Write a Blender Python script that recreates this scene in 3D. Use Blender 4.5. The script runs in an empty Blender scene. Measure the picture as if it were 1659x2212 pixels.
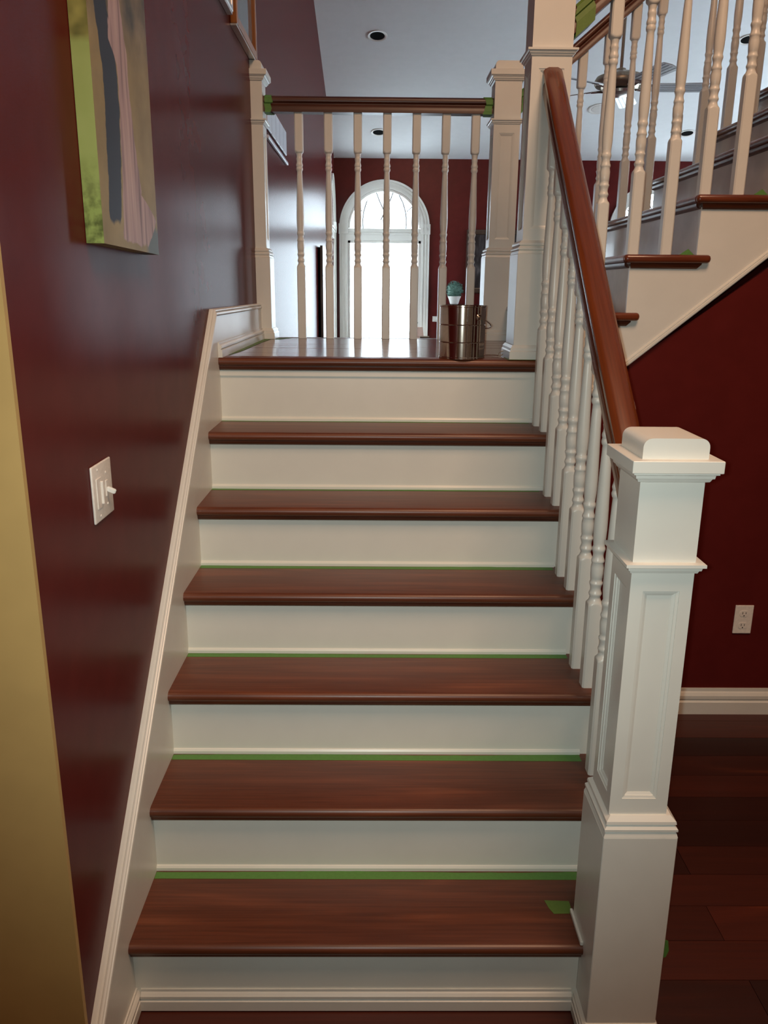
import bpy, bmesh, math, random
from mathutils import Vector, Matrix
random.seed(7)
S = bpy.context.scene
COL = S.collection

# ------------------------------------------------------------ camera
cam_d = bpy.data.cameras.new('camera'); cam = bpy.data.objects.new('camera', cam_d); COL.objects.link(cam)
RT = Vector((0.99993181, -0.00812781, 0.00838594)); UP = Vector((-0.00591683, 0.26650171, 0.96381628)); FW = Vector((0.01006858, 0.96380018, -0.26643544))
M = Matrix((RT, UP, -FW)).transposed().to_4x4(); M.translation = Vector((0.53860, -1.48100, 1.58674))
cam.matrix_world = M
cam_d.sensor_fit = 'VERTICAL'; cam_d.sensor_height = 36.0; cam_d.sensor_width = 27.0
cam_d.lens = 1741.223 * 36.0 / 2212.0; cam_d.clip_start = 0.05; cam_d.clip_end = 200
S.camera = cam
# ------------------------------------------------------------ sky, exposure
S.view_settings.view_transform = 'Standard'; S.view_settings.look = 'None'
S.view_settings.exposure = 0.26; S.view_settings.gamma = 1.0; S.view_settings.use_curve_mapping = False
S.cycles.use_denoising = True
S.cycles.max_bounces = 8; S.cycles.diffuse_bounces = 5; S.cycles.glossy_bounces = 4; S.cycles.transmission_bounces = 6; S.cycles.transparent_max_bounces = 12
S.cycles.sample_clamp_indirect = 6.0; S.cycles.caustics_reflective = False; S.cycles.caustics_refractive = False
W = bpy.data.worlds.new('overcast_sky'); S.world = W; W.use_nodes = True
bg = W.node_tree.nodes['Background']; bg.inputs[0].default_value = (0.74, 0.89, 1.0, 1); bg.inputs[1].default_value = 11.0

def area(name, loc, rot, sx, sy, power=0, color=(1, 1, 1), portal=False):
    d = bpy.data.lights.new(name, 'AREA'); d.shape = 'RECTANGLE'; d.size = sx; d.size_y = sy
    d.energy = power; d.color = color
    if portal: d.cycles.is_portal = True
    o = bpy.data.objects.new(name, d); COL.objects.link(o); o.location = loc; o.rotation_euler = rot
    return o
R90 = math.pi / 2
# daylight entering through the arched windows and two openings added on the right
area('window_portal', (0.637, 9.66, 1.9), (-R90, 0, 0), 1.0, 2.3, portal=True)
area('window_portal', (4.14, 9.66, 1.9), (-R90, 0, 0), 1.0, 2.3, portal=True)
area('window_portal', (-0.10, 8.85, 1.9), (0, R90, 0), 2.3, 1.0, portal=True)
area('window_portal', (6.40, 5.2, 2.0), (0, -R90, 0), 2.4, 1.2, portal=True)  # this and the next serve unseen openings added for light
area('window_portal', (6.40, 7.6, 2.0), (0, -R90, 0), 2.4, 1.2, portal=True)
# warm ceiling lamps of the foyer, high up behind the photographer
area('foyer_lamp', (1.5, -0.95, 4.3), (math.radians(16), 0, 0), 1.2, 1.2, 70, (1.0, 0.62, 0.39))
# the phone's own small flash, just left of the lens
fd = bpy.data.lights.new('camera_flash', 'SPOT'); fd.energy = 60; fd.color = (0.88, 1.0, 0.95); fd.shadow_soft_size = 0.008
fd.spot_size = math.radians(90); fd.spot_blend = 1.0
flash = bpy.data.objects.new('camera_flash', fd); COL.objects.link(flash); flash.matrix_world = Matrix.Translation(RT * -0.018 + UP * 0.004) @ M @ Matrix.Rotation(math.radians(3), 4, 'X')

# ------------------------------------------------------------ materials
def nt(name):
    m = bpy.data.materials.new(name); m.use_nodes = True
    t = m.node_tree; return m, t, t.nodes['Principled BSDF']
def N(t, kind, **kw):
    n = t.nodes.new(kind)
    for k, v in kw.items(): setattr(n, k, v)
    return n
def coords(t, scale=(1, 1, 1), obj=True):
    tc = N(t, 'ShaderNodeTexCoord'); mp = N(t, 'ShaderNodeMapping'); mp.inputs['Scale'].default_value = scale
    t.links.new(tc.outputs['Object'], mp.inputs[0]); return mp
def ramp(t, stops):
    r = N(t, 'ShaderNodeValToRGB'); e = r.color_ramp.elements
    e[0].position, e[0].color = stops[0][0], (*stops[0][1], 1); e[1].position, e[1].color = stops[-1][0], (*stops[-1][1], 1)
    for p, c in stops[1:-1]:
        x = e.new(p); x.color = (*c, 1)
    return r
def bump(t, b, src, strength, dist=0.001):
    n = N(t, 'ShaderNodeBump'); n.inputs['Strength'].default_value = strength; n.inputs['Distance'].default_value = dist
    t.links.new(src, n.inputs['Height']); t.links.new(n.outputs[0], b.inputs['Normal'])
def painted(name, col, rough=0.4, spec=0.5, scale=(60, 60, 60), bs=0.15, var=0.04, dist=0.0005, detail=3):
    m, t, b = nt(name)
    mp = coords(t, scale); nz = N(t, 'ShaderNodeTexNoise'); nz.inputs['Scale'].default_value = 1.0; nz.inputs['Detail'].default_value = detail
    t.links.new(mp.outputs[0], nz.inputs['Vector'])
    mp2 = coords(t, (2.3, 2.3, 2.3)); n2 = N(t, 'ShaderNodeTexNoise'); t.links.new(mp2.outputs[0], n2.inputs['Vector'])
    d = tuple(max(0, c * (1 - var)) for c in col); l = tuple(min(1, c * (1 + var)) for c in col)
    r = ramp(t, [(0.35, d), (0.65, l)]); t.links.new(n2.outputs['Fac'], r.inputs[0]); t.links.new(r.outputs[0], b.inputs['Base Color'])
    b.inputs['Roughness'].default_value = rough; b.inputs['Specular IOR Level'].default_value = spec
    bump(t, b, nz.outputs['Fac'], bs, dist); return m
def wood(name, dark, mid, light, rough, axis='x', fine=1.0, coat=0.3, coat_rough=0.12, vary=0.15, tilt=0.0):
    """grain stretched along one object axis, with cathedral figure"""
    m, t, b = nt(name)
    sc = {'x': (0.9, 11, 11), 'y': (11, 0.9, 11), 'z': (11, 11, 0.9)}[axis]
    tc = N(t, 'ShaderNodeTexCoord'); oi = N(t, 'ShaderNodeObjectInfo')
    off = N(t, 'ShaderNodeVectorMath', operation='SCALE'); off.inputs['Scale'].default_value = 37.0
    t.links.new(oi.outputs['Random'], off.inputs[0])
    add = N(t, 'ShaderNodeVectorMath', operation='ADD'); t.links.new(tc.outputs['Object'], add.inputs[0]); t.links.new(off.outputs[0], add.inputs[1])
    mp = N(t, 'ShaderNodeMapping'); mp.inputs['Scale'].default_value = sc
    pre = N(t, 'ShaderNodeMapping'); pre.inputs['Rotation'].default_value = (tilt, 0, 0); t.links.new(add.outputs[0], pre.inputs[0]); add = pre
    t.links.new(add.outputs[0], mp.inputs[0])
    n1 = N(t, 'ShaderNodeTexNoise'); n1.inputs['Scale'].default_value = 1.3 * fine; n1.inputs['Detail'].default_value = 5; n1.inputs['Distortion'].default_value = 1.1
    t.links.new(mp.outputs[0], n1.inputs['Vector'])
    wv = N(t, 'ShaderNodeMath', operation='MULTIPLY'); wv.inputs[1].default_value = 9.0; t.links.new(n1.outputs['Fac'], wv.inputs[0])
    sn = N(t, 'ShaderNodeMath', operation='SINE'); t.links.new(wv.outputs[0], sn.inputs[0])
    mr = N(t, 'ShaderNodeMapRange'); mr.inputs[1].default_value = -1; mr.inputs[2].default_value = 1; t.links.new(sn.outputs[0], mr.inputs[0])
    mp2 = N(t, 'ShaderNodeMapping'); mp2.inputs['Scale'].default_value = tuple(s * (9 if s > 2 else 3) for s in sc); t.links.new(add.outputs[0], mp2.inputs[0])
    n2 = N(t, 'ShaderNodeTexNoise'); n2.inputs['Scale'].default_value = 1.6; n2.inputs['Detail'].default_value = 6; t.links.new(mp2.outputs[0], n2.inputs['Vector'])
    mx = N(t, 'ShaderNodeMix'); mx.inputs[0].default_value = 0.55; t.links.new(mr.outputs[0], mx.inputs[2]); t.links.new(n2.outputs['Fac'], mx.inputs[3])
    r = ramp(t, [(0.15, dark), (0.5, mid), (0.85, light)]); t.links.new(mx.outputs[0], r.inputs[0])
    hv = N(t, 'ShaderNodeHueSaturation'); t.links.new(r.outputs[0], hv.inputs['Color'])
    vr = N(t, 'ShaderNodeMapRange'); vr.inputs[3].default_value = 1 - vary; vr.inputs[4].default_value = 1 + vary; t.links.new(oi.outputs['Random'], vr.inputs[0]); t.links.new(vr.outputs[0], hv.inputs['Value'])
    t.links.new(hv.outputs[0], b.inputs['Base Color'])
    b.inputs['Roughness'].default_value = rough; b.inputs['Coat Weight'].default_value = coat; b.inputs['Coat Roughness'].default_value = coat_rough
    bump(t, b, n2.outputs['Fac'], 0.05, 0.0003); return m
def plain(name, col, rough=0.5, metal=0.0, spec=0.5, aniso=0):
    m, t, b = nt(name)
    mp = coords(t, (25, 25, 25)); nz = N(t, 'ShaderNodeTexNoise'); t.links.new(mp.outputs[0], nz.inputs['Vector'])
    r = ramp(t, [(0.3, tuple(c * .93 for c in col)), (0.7, tuple(min(1, c * 1.05) for c in col))]); t.links.new(nz.outputs['Fac'], r.inputs[0])
    t.links.new(r.outputs[0], b.inputs['Base Color']); b.inputs['Roughness'].default_value = rough; b.inputs['Metallic'].default_value = metal
    b.inputs['Specular IOR Level'].default_value = spec
    return m

WHITE = painted('white_trim_paint', (0.72, 0.71, 0.66), 0.32, 0.5, (45, 45, 12), 0.10, 0.015)
WHITE_GLOSS = painted('fresh_gloss_white_paint', (0.66, 0.63, 0.60), 0.14, 0.6, (9, 9, 9), 0.30, 0.06, 0.0012)
RISERP = painted('riser_white_paint', (0.76, 0.76, 0.70), 0.32, 0.45, (12, 50, 50), 0.08, 0.012)
MAROON = painted('maroon_wall_paint', (0.102, 0.012, 0.011), 0.7, 0.0, (3.0, 14.0, 0.8), 0.05, 0.05, 0.0008, 0)
_mb = MAROON.node_tree.nodes['Principled BSDF']; _mb.inputs['Coat Weight'].default_value = 0.42; _mb.inputs['Coat Roughness'].default_value = 0.27
MAROON.node_tree.links.new(_mb.inputs['Normal'].links[0].from_socket, _mb.inputs['Coat Normal'])
YELLOW = painted('mustard_wall_paint', (0.49, 0.320, 0.12), 0.55, 0.35, (80, 80, 80), 0.12, 0.03)
CEIL = painted('ceiling_paint', (0.86, 0.88, 0.89), 0.9, 0.2, (90, 90, 90), 0.15, 0.01)
TREAD = wood('stained_tread_wood', (0.080, 0.020, 0.008), (0.172, 0.047, 0.019), (0.245, 0.078, 0.032), 0.40, 'x', 0.8, 0.10, 0.25)
COVEW = wood('stained_cove_wood', (0.055, 0.012, 0.005), (0.11, 0.03, 0.012), (0.17, 0.05, 0.02), 0.33, 'x', 1.4, 0.3, 0.15)
RAILW = wood('cherry_rail_wood', (0.10, 0.022, 0.006), (0.17, 0.040, 0.011), (0.22, 0.058, 0.017), 0.24, 'y', 0.5, 0.4, 0.12, 0.1, -0.722)
RAILX = wood('cherry_rail_wood_cross', (0.05, 0.012, 0.005), (0.10, 0.024, 0.009), (0.15, 0.038, 0.014), 0.42, 'x', 0.8, 0.12, 0.25)
PLANK = wood('red_plank_wood', (0.035, 0.006, 0.003), (0.055, 0.009, 0.004), (0.105, 0.022, 0.007), 0.46, 'x', 0.7, 0.12, 0.25, 0.5)
LANDW = wood('landing_plank_wood', (0.12, 0.024, 0.010), (0.20, 0.045, 0.018), (0.28, 0.075, 0.030), 0.20, 'x', 0.7, 0.3, 0.12)
TAPE = plain('green_masking_tape', (0.09, 0.23, 0.045), 0.6)
TAPE2 = plain('olive_masking_tape', (0.11, 0.19, 0.03), 0.6)
PLASTIC = plain('white_plastic', (0.80, 0.74, 0.68), 0.35)
DARK = plain('dark_recess', (0.006, 0.006, 0.006), 0.9, 0, 0.05)  # near-black colour standing in for shade in slots, gaps and recesses
CHROME = plain('tin_metal', (0.62, 0.56, 0.50), 0.13, 1.0)
STEEL = plain('steel_metal', (0.55, 0.53, 0.50), 0.25, 1.0)
BRASSW = plain('satin_nickel', (0.36, 0.30, 0.23), 0.35, 0.8)
DARKWOOD = wood('dark_walnut', (0.03, 0.013, 0.006), (0.07, 0.034, 0.016), (0.13, 0.07, 0.032), 0.4, 'z', 1.2)
OAKFRAME = wood('orange_oak_frame', (0.22, 0.07, 0.014), (0.36, 0.13, 0.028), (0.48, 0.19, 0.05), 0.3, 'z', 1.5)
SILVER = plain('silver_frame', (0.70, 0.68, 0.66), 0.3, 0.9)
LEAF = plain('topiary_leaf', (0.10, 0.20, 0.16), 0.6)
SHADE = plain('lamp_shade_linen', (0.62, 0.42, 0.34), 0.8)
PAPER = plain('pale_ceramic', (0.8, 0.78, 0.74), 0.4)
VENTM = plain('vent_enamel', (0.62, 0.66, 0.74), 0.4)
BLADE = plain('fan_blade_silver', (0.55, 0.58, 0.60), 0.35)
BLADEL = plain('fan_blade_stripe', (0.14, 0.15, 0.16), 0.4)
m, t, b = nt('window_glass')
tr = N(t, 'ShaderNodeBsdfTransparent'); gl = N(t, 'ShaderNodeBsdfGlossy'); gl.inputs['Roughness'].default_value = 0.02; mx = N(t, 'ShaderNodeMixShader'); mx.inputs[0].default_value = 0.06
t.links.new(tr.outputs[0], mx.inputs[1]); t.links.new(gl.outputs[0], mx.inputs[2]); t.links.new(mx.outputs[0], t.nodes['Material Output'].inputs[0]); GLASS = m
m, t, b = nt('picture_glass'); b.inputs['Base Color'].default_value = (0.10, 0.13, 0.14, 1); b.inputs['Roughness'].default_value = 0.06; b.inputs['Specular IOR Level'].default_value = 0.8
mp = coords(t, (4, 4, 4)); nz = N(t, 'ShaderNodeTexNoise'); t.links.new(mp.outputs[0], nz.inputs['Vector']); r = ramp(t, [(0.35, (0.06, 0.08, 0.09)), (0.65, (0.16, 0.2, 0.21))]); t.links.new(nz.outputs['Fac'], r.inputs[0]); t.links.new(r.outputs[0], b.inputs['Base Color']); PGLASS = m

# ------------------------------------------------------------ helpers
def new_obj(name, bm, mat, parent=None, smooth=False, ang=35):
    me = bpy.data.meshes.new(name); bmesh.ops.recalc_face_normals(bm, faces=bm.faces[:]); bm.to_mesh(me); bm.free()
    me.materials.append(mat)
    if smooth:
        for p in me.polygons: p.use_smooth = True
        me.set_sharp_from_angle(angle=math.radians(ang))
    o = bpy.data.objects.new(name, me); COL.objects.link(o)
    if parent: o.parent = parent
    return o
def mat_add(o, *ms):
    for mm in ms: o.data.materials.append(mm)
def empty(name, loc=(0, 0, 0), **k):
    o = bpy.data.objects.new(name, None); COL.objects.link(o); o.location = loc; o.empty_display_size = 0.05
    for a, v in k.items(): o[a] = v
    return o
def tag(o, label=None, category=None, group=None, kind=None):
    for k, v in (('label', label), ('category', category), ('group', group), ('kind', kind)):
        if v: o[k] = v
    return o
def box(bm, x0, x1, y0, y1, z0, z1):
    v = [bm.verts.new(p) for p in ((x0, y0, z0), (x1, y0, z0), (x1, y1, z0), (x0, y1, z0), (x0, y0, z1), (x1, y0, z1), (x1, y1, z1), (x0, y1, z1))]
    for f in ((0, 3, 2, 1), (4, 5, 6, 7), (0, 1, 5, 4), (1, 2, 6, 5), (2, 3, 7, 6), (3, 0, 4, 7)): bm.faces.new([v[i] for i in f])
    return v
def BX(*a):
    bm = bmesh.new(); box(bm, *a); return bm
def bevelled(x0, x1, y0, y1, z0, z1, off=0.003, seg=2):
    bm = BX(x0, x1, y0, y1, z0, z1); bmesh.ops.bevel(bm, geom=bm.edges[:], offset=off, segments=seg, profile=0.5, affect='EDGES'); return bm
def prism(pts, axis, a, b, bm=None):
    """closed 2-D outline extruded along an axis; pts are the two other coordinates in x,y,z order"""
    bm = bm or bmesh.new()
    def P(u, v, w): return {'x': (w, u, v), 'y': (u, w, v), 'z': (u, v, w)}[axis]
    A = [bm.verts.new(P(u, v, a)) for u, v in pts]; B = [bm.verts.new(P(u, v, b)) for u, v in pts]
    n = len(pts); bm.faces.new(A); bm.faces.new(B[::-1])
    for i in range(n): bm.faces.new([A[i], B[i], B[(i + 1) % n], A[(i + 1) % n]])
    return bm
def loft(rings, bm=None, cap=True):
    bm = bm or bmesh.new(); R = [[bm.verts.new(p) for p in r] for r in rings]; n = len(R[0])
    for a, b2 in zip(R, R[1:]):
        for i in range(n): bm.faces.new([a[i], a[(i + 1) % n], b2[(i + 1) % n], b2[i]])
    if cap: bm.faces.new(R[0][::-1]); bm.faces.new(R[-1])
    return bm
def lathe(profile, cx=0, cy=0, n=24, bm=None):
    return loft([[(cx + r * math.cos(2 * math.pi * i / n), cy + r * math.sin(2 * math.pi * i / n), z) for i in range(n)] for r, z in profile], bm)
def sq_lathe(x0, x1, y0, y1, profile, bm=None, half=False):
    return loft([[(x0 if half else x0 - o, y0 - o, z), (x1 + o, y0 - o, z), (x1 + o, y1 + o, z), (x0 if half else x0 - o, y1 + o, z)] for o, z in profile], bm)
def tube(path, r, n=8, bm=None):
    rings = []
    for i, p in enumerate(path):
        p = Vector(p); d = (Vector(path[min(i + 1, len(path) - 1)]) - Vector(path[max(i - 1, 0)])).normalized()
        a = d.cross(Vector((0, 0, 1)) if abs(d.z) < .9 else Vector((1, 0, 0))).normalized(); b2 = d.cross(a)
        rings.append([tuple(p + a * r * math.cos(2 * math.pi * k / n) + b2 * r * math.sin(2 * math.pi * k / n)) for k in range(n)])
    return loft(rings, bm)
def transform(bm, mtx): bmesh.ops.transform(bm, matrix=mtx, verts=bm.verts[:]); return bm

# ------------------------------------------------------------ dimensions
RI, GO = 0.19, 0.2209                     # rise and going of the lower flight
LZ = 1.358                                # landing height
XW = -0.02                                # plane of the long maroon wall
YB = 2.52                                 # back edge of the landing
FY = 9.6                                  # far wall
def ceil_z(y): return 3.19 + 0.24 * (FY - y) if y > 2.6 else 3.19 + 0.24 * 7.0

# ------------------------------------------------------------ room shell
def arch_wall(name, u0, u1, top, openings, to_xyz, mat, zb=0.0):
    """wall strip by strip; openings = (uc, half, sill, spring)"""
    us = {u0, u1} | ({2.6} if u0 < 2.6 < u1 else set())
    for c, h, s, sp in openings:
        for i in range(33): us.add(c - h * math.cos(math.pi * i / 32))
    us = sorted(us); bm = bmesh.new()
    def hexa(a, b2, z0a, z0b, z1a, z1b):
        v = [bm.verts.new(to_xyz(u, d, z)) for u, d, z in ((a, 0, z0a), (b2, 0, z0b), (b2, 1, z0b), (a, 1, z0a), (a, 0, z1a), (b2, 0, z1b), (b2, 1, z1b), (a, 1, z1a))]
        for f in ((0, 3, 2, 1), (4, 5, 6, 7), (0, 1, 5, 4), (1, 2, 6, 5), (2, 3, 7, 6), (3, 0, 4, 7)): bm.faces.new([v[i] for i in f])
    for a, b2 in zip(us, us[1:]):
        if b2 - a < 1e-6: continue
        o = next((o for o in openings if o[0] - o[1] - 1e-6 <= a and b2 <= o[0] + o[1] + 1e-6), None)
        if not o: hexa(a, b2, zb, zb, top(a), top(b2)); continue
        c, h, s, sp = o; f = lambda u: (sp + math.sqrt(max(0, h * h - (u - c) ** 2))) if sp < 90 else s + sp - 100
        hexa(a, b2, zb, zb, s, s); hexa(a, b2, f(a), f(b2), top(a), top(b2))
    return tag(new_obj(name, bm, mat), kind='structure')
WIN = (0.629, 0.477, 0.75, 2.352)
WIN2 = (4.135, 0.477, 0.75, 2.352)
SIDE = (8.86, 0.45, 0.75, 2.352)
arch_wall('wall_back', XW, 6.3, lambda u: 3.19, [WIN, WIN2], lambda u, d, z: (u, FY + d * 0.14, z), MAROON)
arch_wall('wall_left', -0.22, FY, ceil_z, [SIDE], lambda u, d, z: (XW - d * 0.14, u, z), MAROON)
arch_wall('wall_right', -4.5, FY, ceil_z, [(5.2, .6, .8, 2.6), (7.6, .6, .8, 2.3)], lambda u, d, z: (6.3 + d * 0.14, u, z), MAROON)  # both arched openings are unseen, added to brighten the ceiling
tag(new_obj('wall_front', BX(-3.0, XW, -0.232, -0.2201, 0, ceil_z(0)), YELLOW), kind='structure')
tag(new_obj('wall_outer', BX(-3.14, -3.0, -4.5, -0.08, 0, ceil_z(0)), YELLOW), kind='structure')
# wall behind the photographer
bm = bmesh.new(); H0 = ceil_z(0)
box(bm, -3.14, 6.3, -4.64, -4.5, 0, H0)
tag(new_obj('wall_entrance', bm, YELLOW), kind='structure')
# ceiling: flat over the stairs, sloping down over the far room
tag(new_obj('ceiling', prism([(-4.64, H0), (2.6, H0), (FY + .14, ceil_z(FY) - .03), (FY + .14, 3.5), (2.6, H0 + .2), (-4.64, H0 + .2)], 'x', -3.14, 6.44), CEIL), kind='structure')
# floor of red planks
fl = tag(new_obj('floor', BX(-3.14, 6.44, -4.64, FY + .14, -0.12, -0.004), PLANK), kind='structure')
rows = [(1.278, 1.3445)] + [(1.278 - 0.1205 * (i + 1), 1.278 - 0.1205 * i) for i in range(16)]
for i, (y0, y1) in enumerate(rows):
    xs = [1.09, 1.43 + 0.004 * (i % 3), 2.6, 3.7] if i % 2 == 1 and i >= 7 else [1.09, 2.3 + 0.3 * ((i * 7) % 3) / 3, 3.7]
    if y1 < 0.05: xs = [-0.2, 0.55 + .23 * (i % 3)] + xs
    for xa, xb in zip(xs, xs[1:]):
        if y1 > 0 and xa < 1.0: continue
        if abs(xb - xa) < 0.1: continue
        lo = y0 + 0.0008
        pl = new_obj('plank', BX(xa + .0008, xb - .0008, lo, y1 - .0008, -0.004, 0.0), PLANK, fl)

# baseboard of the wall under the upper flight and of the lower landing of the stairs
def base_profile(h, th): return [(0, 0), (th, 0), (th, h * .48), (th * .62, h * .54), (th * .92, h * .62), (th * .92, h * .74), (th * .55, h * .84), (th * .30, h * .88), (th * .30, h), (0, h)]
bb = new_obj('baseboard_right', prism([(1.345 - d, z) for d, z in base_profile(0.105, 0.018)], 'x', 1.165, 6.3), WHITE); tag(bb, kind='structure')

# ------------------------------------------------------------ lower staircase
st = empty('staircase', (0.55, 0, 0), label='lower stair flight with dark red wooden treads and white risers', category='staircase')
def child(o, par):
    o.parent = par; o.matrix_parent_inverse = Matrix.Translation(par.location).inverted(); return o
def add(par, name, bm, mat, smooth=False, ang=35):
    return child(new_obj(name, bm, mat, None, smooth, ang), par)
TH = 0.027
def tread_profile(y_front, y_back, z, th=TH):
    pts = [(y_back, z)]; c = y_front + th / 2
    for k in range(9):
        a = R90 + math.pi * k / 8; pts.append((c + th / 2 * math.cos(a), z - th / 2 + th / 2 * math.sin(a)))
    pts.append((y_back, z - th)); return pts
def cove_profile(y, z, s=0.017):
    """concave moulding under a nosing: y = riser face, z = underside of the nosing"""
    pts = [(y, z), (y - s, z), (y - s, z - .003)]
    for k in range(1, 6):
        a = math.pi / 2 * k / 5; pts.append((y - s + (s - .003) * (1 - math.cos(a)), z - .003 - (s - .004) * math.sin(a)))
    pts.append((y, z - s)); return pts
for i in range(1, 7):
    y0 = (i - 1) * GO; z = i * RI
    bm = prism(tread_profile(y0 - 0.027, y0 + GO, z), 'x', 0.0, 1.003 if i == 1 else 1.165)
    if i == 1: box(bm, 1.003, 1.165, 0.072, GO, z - TH, z)
    add(st, 'tread', bm, TREAD, True)
    add(st, 'cove_moulding', prism(cove_profile(y0, z - TH), 'x', 0.0, 1.002 if i == 1 else 1.15), COVEW, True)
    xr = 1.002 if i == 1 else 1.125
    add(st, 'riser', BX(0.0, xr, y0, y0 + .018, z - RI, z - TH), RISERP)
    if i > 1: add(st, 'shoe_moulding', prism([(y0, z - RI), (y0 - .006, z - RI), (y0 - .006, z - RI + .008), (y0 - .003, z - RI + .013), (y0, z - RI + .014)], 'x', 0.0, 1.092), RISERP)
# last, taller riser up to the landing
y7 = 6 * GO
add(st, 'riser', BX(0.0, 1.125, y7, y7 + .018, 6 * RI, LZ - TH), RISERP)
add(st, 'shoe_moulding', prism([(y7, 6 * RI), (y7 - .006, 6 * RI), (y7 - .006, 6 * RI + .008), (y7 - .003, 6 * RI + .013), (y7, 6 * RI + .014)], 'x', 0, 1.09), RISERP)
add(st, 'riser_strip', BX(0.0, 1.125, y7 - .006, y7, LZ - .062, LZ - .045), RISERP)
# base moulding in front of the first riser and on the two sides
add(st, 'base_moulding', prism([(-d, z) for d, z in base_profile(0.052, 0.012)], 'x', 0.012, 0.991), WHITE)
add(st, 'base_moulding', prism([(d, z) for d, z in base_profile(0.052, 0.012)], 'y', -0.22, 0.0), WHITE)
# skirt board along the maroon wall
def sk(y): return 0.18 + (1.518 - 0.18) / (1.289 + .208) * (y + .208)
add(st, 'skirt_board', prism([(-0.22, 0), (1.345, 0), (1.345, LZ - .0005), (1.289, LZ - .0005), (1.289, 1.50), (-0.22, sk(-.22) - .012)], 'x', XW, 0.0), WHITE)
def skirt_cap(pa, pb):
    prof = [(XW, 0.0), (-.012, 0.0), (-.010, -.002), (-.008, -.0045), (-.006, -.002), (-.003, -.001), (.0005, -.003), (.002, -.006), (-.002, -.009), (.004, -.012), (.005, -.018), (.001, -.023), (XW, -.023)]
    return loft([[(x, y, z + dz) for x, dz in prof] for (y, z) in (pa, pb)])
add(st, 'skirt_cap', skirt_cap((-0.22, sk(-.22)), (1.289, 1.518)), WHITE)
# closed outer side of the flight
zig = [(0.1, 0.0)]
for i in range(1, 7): zig += [((i - 1) * GO + (.1 if i == 1 else 0), i * RI - TH), (i * GO, i * RI - TH)]
zig += [(6 * GO, LZ - .04), (6 * GO + .02, LZ - .04), (6 * GO + .02, 0)]
add(st, 'outer_stringer', prism([(.1, 0)] + zig[1:], 'x', 1.125, 1.14), WHITE)

# ------------------------------------------------------------ landing
ld = empty('stair_landing', (0.55, 1.9, LZ), label='square stair landing of glossy red planks between the two flights', category='landing')
add(ld, 'nosing', prism(tread_profile(y7 - .027, y7 + .055, LZ), 'x', 0.0, 1.17), TREAD, True)
add(ld, 'cove_moulding', prism(cove_profile(y7, LZ - TH), 'x', 0.0, 1.13), COVEW, True)
py = y7 + .055; k = 0
while py < YB - .06:
    pw = min(0.083, YB - .05 - py)
    cuts = [0.0] + [[0.42, 0.95], [0.70], [0.25, 0.81], [0.55]][k % 4] + [1.17]
    for a, b2 in zip(cuts, cuts[1:]):
        dz = random.uniform(-.0002, .0002)
        add(ld, 'plank', BX(a + .0002, b2 - .0002, py + .0002, py + pw - .0002, LZ - .019, LZ - .0006 + dz), LANDW)
    py += pw; k += 1
add(ld, 'back_nosing', prism([(YB - .05, LZ - .03), (YB - .05, LZ), (YB + .012, LZ), (YB + .024, LZ - .008), (YB + .024, LZ - .022), (YB + .012, LZ - .03)], 'x', 0.0, 1.0), TREAD, True)
add(ld, 'subfloor', BX(XW, 1.17, y7 + .018, YB - .002, LZ - .22, LZ - .0195), DARKWOOD)
add(ld, 'fascia', BX(XW, 1.17, YB - .002, YB + .012, LZ - .28, LZ - .03), WHITE)
# low wainscot of the landing along the wall
add(ld, 'skirt_board', BX(XW, 0.0, 1.289, 2.40, LZ, 1.50), WHITE)
add(ld, 'skirt_cap', skirt_cap((1.289, 1.518), (2.40, 1.518)), WHITE)
add(ld, 'base_moulding', prism([(d, LZ + z) for d, z in base_profile(0.05, 0.014)], 'y', y7 - .02, 2.385), WHITE)

# ------------------------------------------------------------ walls below the landing and the upper flight
F2Z = lambda k: 1.517 + 0.1885 * (k - 8)
F2X = lambda k: 1.139 + 0.2205 * (k - 8)
KT = 16
ZT = F2Z(KT)                              # upper floor level
zlow = lambda x: 1.351 + 0.822 * (x - 1.415)
XE = F2X(KT) + .1
tag(new_obj('wall_under_stairs', prism([(1.125, 0), (6.3, 0), (6.3, ZT - .35), (XE + .25, ZT - .35), (1.15, zlow(1.15) + .02), (1.125, LZ - .24)], 'y', 1.345, 1.38), MAROON), kind='structure')
tag(new_obj('wall_behind_landing', prism([(XW, 0), (6.3, 0), (6.3, ZT - .35), (XE + .25, ZT - .35), (1.15, zlow(1.15) - .02), (XW, LZ - .22)], 'y', YB - .04, YB - .004), MAROON), kind='structure')
tag(new_obj('floor_upper', BX(F2X(KT) + .03, 6.3, 1.335, YB, ZT - .33, ZT), LANDW), kind='structure')

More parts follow.
